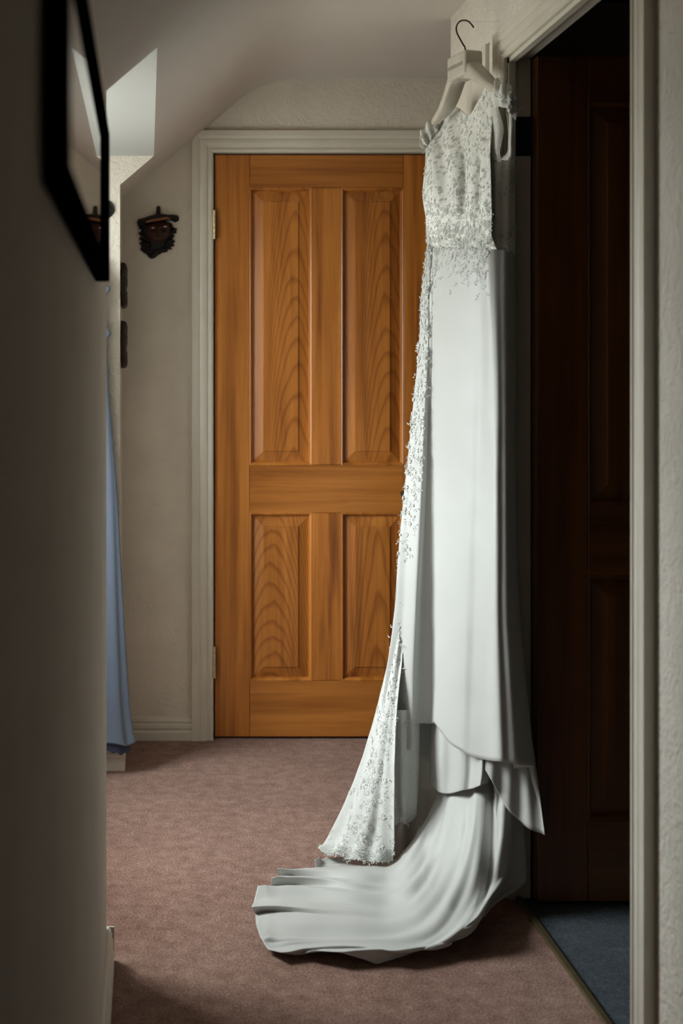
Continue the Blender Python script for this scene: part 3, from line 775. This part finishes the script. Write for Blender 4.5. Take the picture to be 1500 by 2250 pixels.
flowers('lace_flowers', [
 (Gb0, 1100, lower_edge, SD, .0005, .0044), (Gs[:24, 50:112], 190, lambda u,v: (1-u)**1.6*(.4+.6*abs(math.sin(v*9+1))), SD, .0010, .0050),
 (Gsd[:, :46], 60, lambda u,v: (1-u)*(.4+.6*(v < .25)), (.2,-1,0), .0012, .0065),
 (Gc, 60, lambda u,v: 1, (0,-1,.4), .001, .0062), (Gc2, 50, lambda u,v: 1, (-.8,-.6,.2), .001, .0062),
 (Gstrip, 520, lambda u,v: (1.0 if v < .6 else .3)*(u < .66)*(v < 1.1-u*1.2), SD, .0018, .0058),
 (Gl, 420, lambda u,v: (.9 if .2 < v < .62 else .2)*(u > .12)*(1 if u > .6 else .6), SD, .0008, .0062),
 (Gl, 170, lambda u,v: 1.0 if u > .955 else 0, SD, .0008, .0058), (Gb0, 150, lambda u,v: 1.0 if .70 < u < .84 else 0, SD, .0008, .0052),
 (Gi, 40, lambda u,v: 1 if u > .85 else .1, SD, .001, .0065)], 11)

# ------------------------------------------------------------------ hanger and the peg it hangs on
hang = empty('coat_hanger', (.776, 3.0, 1.9), 'cream moulded coat hanger with dark wire hook holding the white gown', 'hanger')
hd_ = lambda px: 3.0-.0022*(px-1022)
arm = [(955,268),(972,248),(985,226),(996,196),(1004,172),(1012,156),(1022,150),(1034,152),(1046,158),(1062,171),(1080,187),(1098,197),(1114,210)]
wd = [.010,.016,.020,.022,.022,.021,.020,.021,.022,.020,.017,.013,.008]
hh = [.008,.012,.016,.019,.021,.025,.026,.025,.021,.017,.013,.010,.006]
Am = cr_weights(len(arm), 49)
ap = Am@np.array(arm, float); aw = Am@np.array(wd); ah = Am@np.array(hh)
V = []; Fc = []; seg = 12
nv_ = Vector((-.97, -.25, 0)).normalized()
for i in range(49):
    c = P(ap[i][0], ap[i][1], hd_(ap[i][0]))
    for k in range(seg):
        q = 2*math.pi*k/seg; ca, sa = math.cos(q), math.sin(q)
        sg = lambda x: math.copysign(abs(x)**.6, x)
        V.append(c+nv_*sg(ca)*aw[i]+Vector((0,0,1))*sg(sa)*ah[i])
for i in range(48):
    for k in range(seg): Fc.append((i*seg+k, i*seg+(k+1)%seg, (i+1)*seg+(k+1)%seg, (i+1)*seg+k))
Fc.append(tuple(range(seg))); Fc.append(tuple(48*seg+k for k in range(seg)))
mesh_obj('shoulder_arms', V, Fc, 'hanger_plastic', hang, True)
# square middle block with a printed strip
u_ = Vector((.25, -.97, 0)).normalized(); cb = P(1022, 150, 3.0)
def hbox(name, cu, cz, hu, hz, n0, n1, mat, bev):
    v = [cb+u_*(cu+su*hu)+Vector((0,0,cz+sz*hz))+nv_*nn for su in (-1,1) for nn in (n0,n1) for sz in (-1,1)]
    return bevel(mesh_obj(name, v, ((0,1,3,2),(4,6,7,5),(0,4,5,1),(2,3,7,6),(0,2,6,4),(1,5,7,3)), mat, hang), bev, 3)
hbox('middle_block', 0, .004, .046, .030, -.022, .026, 'hanger_plastic', .007)
hbox('printed_strip', -.003, .004, .036, .0045, .0255, .0264, 'hanger_imprint', .0003)
hk = [(1024,134),(1023,118),(1021,104),(1018,99),(1010,85),(1004,73),(1002,63),(1004,54),(1010,47),(1018,44.5),(1027,46),(1034,52),(1040,60)]
W_ = cr_weights(len(hk), 60)@np.array(hk, float)
MB().tube([P(a, b_2, hd_(a)) for a, b_2 in W_], .0019, 8).build('hook', 'wire_dark', hang, True)
pt = P(1018, 44.5, hd_(1018)); pz = pt.z-.0019-.0013
peg = empty('wall_peg', (RX, pt.y, pz), 'small clear plastic peg in the plaster holding the cream hanger', 'peg')
MB().tube([(RX+.001, pt.y, pz), (pt.x-.004, pt.y, pz)], .0013, 8).build('shaft', 'clear_plastic', peg, True)
MB().ellipsoid((pt.x-.005, pt.y, pz), (.002,.002,.002), 10, 6).build('tip', 'clear_plastic', peg, True)

# ------------------------------------------------------------------ blue dress in the recess
bx_, by_ = -.262, 3.828
blue = empty('bridesmaid_dress', (bx_, by_, .1), 'long dusty blue dress hanging in the window recess behind the wall corner', 'dress')
sB = FPX/by_
def bz(py): return CZ+(VY-py)/sB
prof = [(560,.09,.012),(600,.120,.016),(622,.134,.020),(636,.149,.024),(652,.133,.020),(690,.130,.020),(718,.136,.022),(733,.150,.025),(750,.137,.022),(800,.139,.022),
        (880,.145,.023),(1000,.158,.025),(1100,.168,.027),(1250,.178,.030),(1400,.188,.032),(1550,.200,.035),(1610,.210,.038),(1632,.217,.040)]
n2 = 120; rowsB = []
for py, a, c in prof:
    k = max(0, (py-760)/870); row = []
    for j in range(n2):
        th = 2*math.pi*j/n2
        fl = 1+.10*k*math.sin(7*th+.6)+.05*k*math.sin(12*th+k)
        row.append(Vector((bx_+a*math.cos(th)*(1+(fl-1)*.35), by_+c*math.sin(th)*fl, bz(py)+(.008*math.sin(5*th) if py > 1600 else 0))))
    rowsB.append(row)
A = np.array([[tuple(p) for p in r] for r in rowsB]); Gbl2 = np.einsum('ri,ijk->rjk', cr_weights(len(prof), 110), A)
cloth('outer_skirt', Gbl2[34:], 'chiffon_blue', blue, True)
cloth('bodice', Gbl2[:36], 'chiffon_blue', blue, True)
G2 = Gbl2[70:].copy(); cc_ = np.array((bx_, by_, 0)); G2[:, :, :2] = cc_[:2]+(G2[:, :, :2]-cc_[:2])*.93; G2[:, :, 2] -= .028
for j in range(n2): G2[-1, j, 2] += .006*(j % 4 < 2)
cloth('lining', G2, 'satin_navy', blue, True)
for s_ in (-1, 1):
    MB().tube([(bx_+s_*.05, by_-.004, bz(565)), (bx_+s_*.036, by_, bz(540)), (bx_+s_*.034, by_+.004, bz(520))], .006, 8).build('strap', 'satin_navy', blue, True)
# its hanger on a hook in the wall
bh = empty('coat_hanger', (bx_, by_, bz(520)), 'dark wire coat hanger holding the blue dress', 'hanger')
zt = bz(522)
MB().tube([(bx_-.06, by_, zt-.02), (bx_-.03, by_, zt-.002), (bx_, by_, zt+.014), (bx_+.03, by_, zt-.002), (bx_+.06, by_, zt-.02)], .003, 8).build('arms', 'wire_dark', bh, True)
MB().tube([(bx_, by_, zt+.012), (bx_, by_, zt+.045), (bx_-.018, by_+.004, zt+.062), (bx_-.012, by_+.008, zt+.084), (bx_+.006, by_+.01, zt+.088), (bx_+.014, by_+.01, zt+.078)], .002, 8).build('hook', 'wire_dark', bh, True)
pk = empty('wall_peg', (bx_, Y_STUB, zt+.082), 'dark iron peg on the recess wall holding the blue dress hanger', 'peg')
MB().tube([(bx_, Y_STUB+.002, zt+.082), (bx_, by_-.004, zt+.082), (bx_, by_-.012, zt+.094)], .003, 8).build('shaft', 'iron_black', pk, True)

# round ribbed knob on the recess wall
kc = P(231, 460, Y_STUB)
kn = empty('wall_roundel', (kc.x, Y_STUB, kc.z), 'round glossy black ribbed roundel on the daylit recess wall', 'roundel')
def lathe(name, prof_, mat, par):
    V = []; Fc = []; sg = 32
    for r_, y_ in prof_:
        for k in range(sg):
            q = 2*math.pi*k/sg; V.append((kc.x+r_*math.cos(q), Y_STUB-y_, kc.z+r_*math.sin(q)))
    for i in range(len(prof_)-1):
        for k in range(sg): Fc.append((i*sg+k, i*sg+(k+1)%sg, (i+1)*sg+(k+1)%sg, (i+1)*sg+k))
    return mesh_obj(name, V, Fc, mat, par, True)
lathe('base_plate', [(.0,.0),(.0295,.0),(.0295,.004),(.028,.007),(.025,.008),(.0235,.006),(.022,.008),(.020,.011),(.0,.011)], 'knob_black', kn)
lathe('raised_ring', [(.010,.010),(.0175,.010),(.0175,.015),(.0155,.018),(.0135,.016),(.0115,.018),(.008,.021),(0,.022)], 'knob_black', kn)

# ------------------------------------------------------------------ carved face mask on the end wall
mc = P(347, 512, BY)
mk = empty('carved_mask', (mc.x, BY, mc.z), 'dark carved wooden face mask with hat and bushy beard on the end wall', 'mask')
q = lambda px, py, out: Vector((mc.x+(px-347)/646, BY-out, mc.z-(py-512)/646))
hair = [(304,503),(312,497),(309,510),(303,513),(309,518),(305,526),(313,530),(306,535),(311,541),(308,549),(316,556),(322,559),(327,566),(333,569),(340,567),(347,561),(356,556),(367,554),(369,549),(378,548),(374,543),(383,541),(380,535),(385,531),(378,525),(384,519),(378,516),(388,512),(386,507),(390,504),(380,500),(377,492),(360,486),(330,486),(312,490)]
m = MB(); n = len(hair)
cx_, cy_ = 347, 522
L0 = [q(x,y,.0005) for x,y in hair]; L1 = [q(x,y,.010) for x,y in hair]
L2 = [q(cx_+(x-cx_)*.82, cy_+(y-cy_)*.84, .021+.004*((i*7)%3-1)) for i,(x,y) in enumerate(hair)]
L3 = [q(cx_+(x-cx_)*.5, cy_+8+(y-cy_)*.5, .027+.003*((i*5)%3-1)) for i,(x,y) in enumerate(hair)]
m.v = L0+L1+L2+L3
for a in range(3): m.f += [(a*n+i, a*n+(i+1)%n, (a+1)*n+(i+1)%n, (a+1)*n+i) for i in range(n)]
m.f += [tuple(range(n)), tuple(range(3*n, 4*n))]
m.build('hair_and_beard', 'mask_hair', mk)
# face: one surface with brow, nose and cheeks
rows = []
def g(x, s): return math.exp(-(x*x)/(2*s*s))
for i in range(25):
    v = -1+2*i/24; row = []
    for j in range(29):
        u = -1+2*j/28
        r_ = math.sqrt(max(0, 1-min(1, u*u*.96))) * math.sqrt(max(0, 1-min(1, v*v*.9)))
        out = .018+.024*r_
        out += .013*g(u, .13)*g(v-.12+.0, .30)*(1 if v < .35 else .6)      # nose
        out += .006*g(v+.42, .10)*(g(u-.4, .25)+g(u+.4, .25))              # brows
        out -= .006*g(v+.22, .10)*(g(u-.42, .14)+g(u+.42, .14))            # eye sockets
        out += .006*g(v-.25, .2)*(g(u-.5, .2)+g(u+.5, .2))                 # cheeks
        out -= .004*g(v-.58, .05)*g(u, .3)                                 # mouth
        wx = (27-5*v*v-6*max(0,v))*u
        row.append(q(347+wx, 512+22*v, out))
    rows.append(row)
MB().grid(rows).build('face', 'mask_skin', mk, True)
for ex, ey in ((336.5, 503.5), (362.5, 501)):
    MB().ellipsoid(q(ex, ey, .040), (.0062,.004,.0028), 12, 8).build('eye', 'mask_eye', mk, True)
    MB().ellipsoid(q(ex-.6, ey+6, .040), (.006,.004,.003), 10, 6).build('lower_lid', 'mask_skin', mk, True)
# hat: drooping brim, crown, band, knob
rows = []
top = [(301,489),(304,483),(316,480),(328,476),(340,473),(352,471),(366,473),(380,473),(390,475),(393,480)]
bot = [(303,498),(312,499),(324,495),(338,492),(350,489),(364,486),(376,485),(384,489),(390,487),(393,484)]
for k in range(9):
    t = k/8; row = []
    for (a, b1), (c_, d_) in zip(top, bot):
        o_2 = .012+.034*math.sin(math.pi*(.08+.84*t))*math.sin(math.pi*(.06+.88*((a-301)/92)))**.5
        row.append(q(a+(c_-a)*t, b1+(d_-b1)*t, o_2))
    rows.append(row)
Wc = cr_weights(10, 40); Wr = cr_weights(9, 18)
Gm = np.einsum('ri,ijk,cj->rck', Wr, np.array([[tuple(p) for p in r] for r in rows]), Wc)
MB().grid([[Vector(p) for p in r] for r in Gm]).build('hat', 'mask_hair', mk, True)
m = MB(); edge = [tuple(p) for p in (list(rows[0])+list(reversed(rows[-1])))]
V = edge+[(p[0], BY-.001, p[2]) for p in edge]; k_ = len(edge)
mesh_obj('hat_rim', V, [(i, (i+1)%k_, k_+(i+1)%k_, k_+i) for i in range(k_)], 'mask_hair', mk)
band = [(320,492),(330,489.5),(342,487.5),(354,485.5),(366,483.5),(374,485)]
rows = [[q(x, y+(-3 if s_ < 0 else 2.6)*(1 if 0 < i < 5 else .4), .050+.004*math.sin(i/5*math.pi)) for i,(x,y) in enumerate(band)] for s_ in (-1, 1)]
o = MB().grid(rows).build('hat_band', 'mask_band', mk); sm = o.modifiers.new('thickness', 'SOLIDIFY'); sm.thickness = .004
MB().tube([q(347,478,.016), q(347.5,470,.016), q(348,462,.015), q(347.5,457,.014), q(347,454.5,.012)], [.009,.0085,.0075,.0075,.004], 10).build('top_stalk', 'plaque_wood', mk, True)
for a, b1 in ((333,482),(337,475),(341,480)):
    pass

# dark carved plaques on the short wall beyond the recess, seen edge on
def plaque(ya, yb, py0, py1, seed, label):
    dm = (ya+yb)/2; z1_ = CZ+(VY-py0)*ya/FPX; z0_ = CZ+(VY-py1)*ya/FPX
    e = empty('wall_plaque', (LX, dm, (z0_+z1_)/2), label, 'plaque', 'carved plaques on the short wall')
    r = random.Random(seed); out = []
    N_ = 46
    for i in range(N_):
        th = 2*math.pi*i/N_; c, s_ = math.cos(th), math.sin(th)
        sg = lambda x: math.copysign(abs(x)**.42, x)
        k = 1+.05*(r.random()-.5)
        out.append((dm+(yb-ya)/2*sg(c)*k, (z0_+z1_)/2+(z1_-z0_)/2*sg(s_)*k))
    m = MB(); L = []
    for sc, o in ((1,.0008),(1.0,.010),(.96,.015),(.80,.018),(.55,.0165)):
        L += [(LX+o+.0015*((i*5)%3), dm+(y-dm)*sc, (z0_+z1_)/2+(z-(z0_+z1_)/2)*sc) for i,(y,z) in enumerate(out)]
    m.v = L
    for a in range(4): m.f += [(a*N_+i, a*N_+(i+1)%N_, (a+1)*N_+(i+1)%N_, (a+1)*N_+i) for i in range(N_)]
    m.f += [tuple(range(N_)), tuple(range(4*N_, 5*N_))]
    m.build('board', 'plaque_wood', e)
    m = MB()
    for k in range(5):
        zz = z0_+(z1_-z0_)*(.2+.15*k); m.tube([(LX+.017, ya+.035, zz), (LX+.0195, dm, zz+.006*(-1)**k), (LX+.017, yb-.035, zz)], .0028, 6)
    m.build('carved_relief', 'mask_band' if seed == 2 else 'plaque_wood', e, True)
plaque(3.92, 4.13, 573, 672, 1, 'dark carved wooden plaque on the short wall, upper of two')
plaque(3.92, 4.13, 703, 808, 2, 'dark carved wooden plaque on the short wall, lower of two')
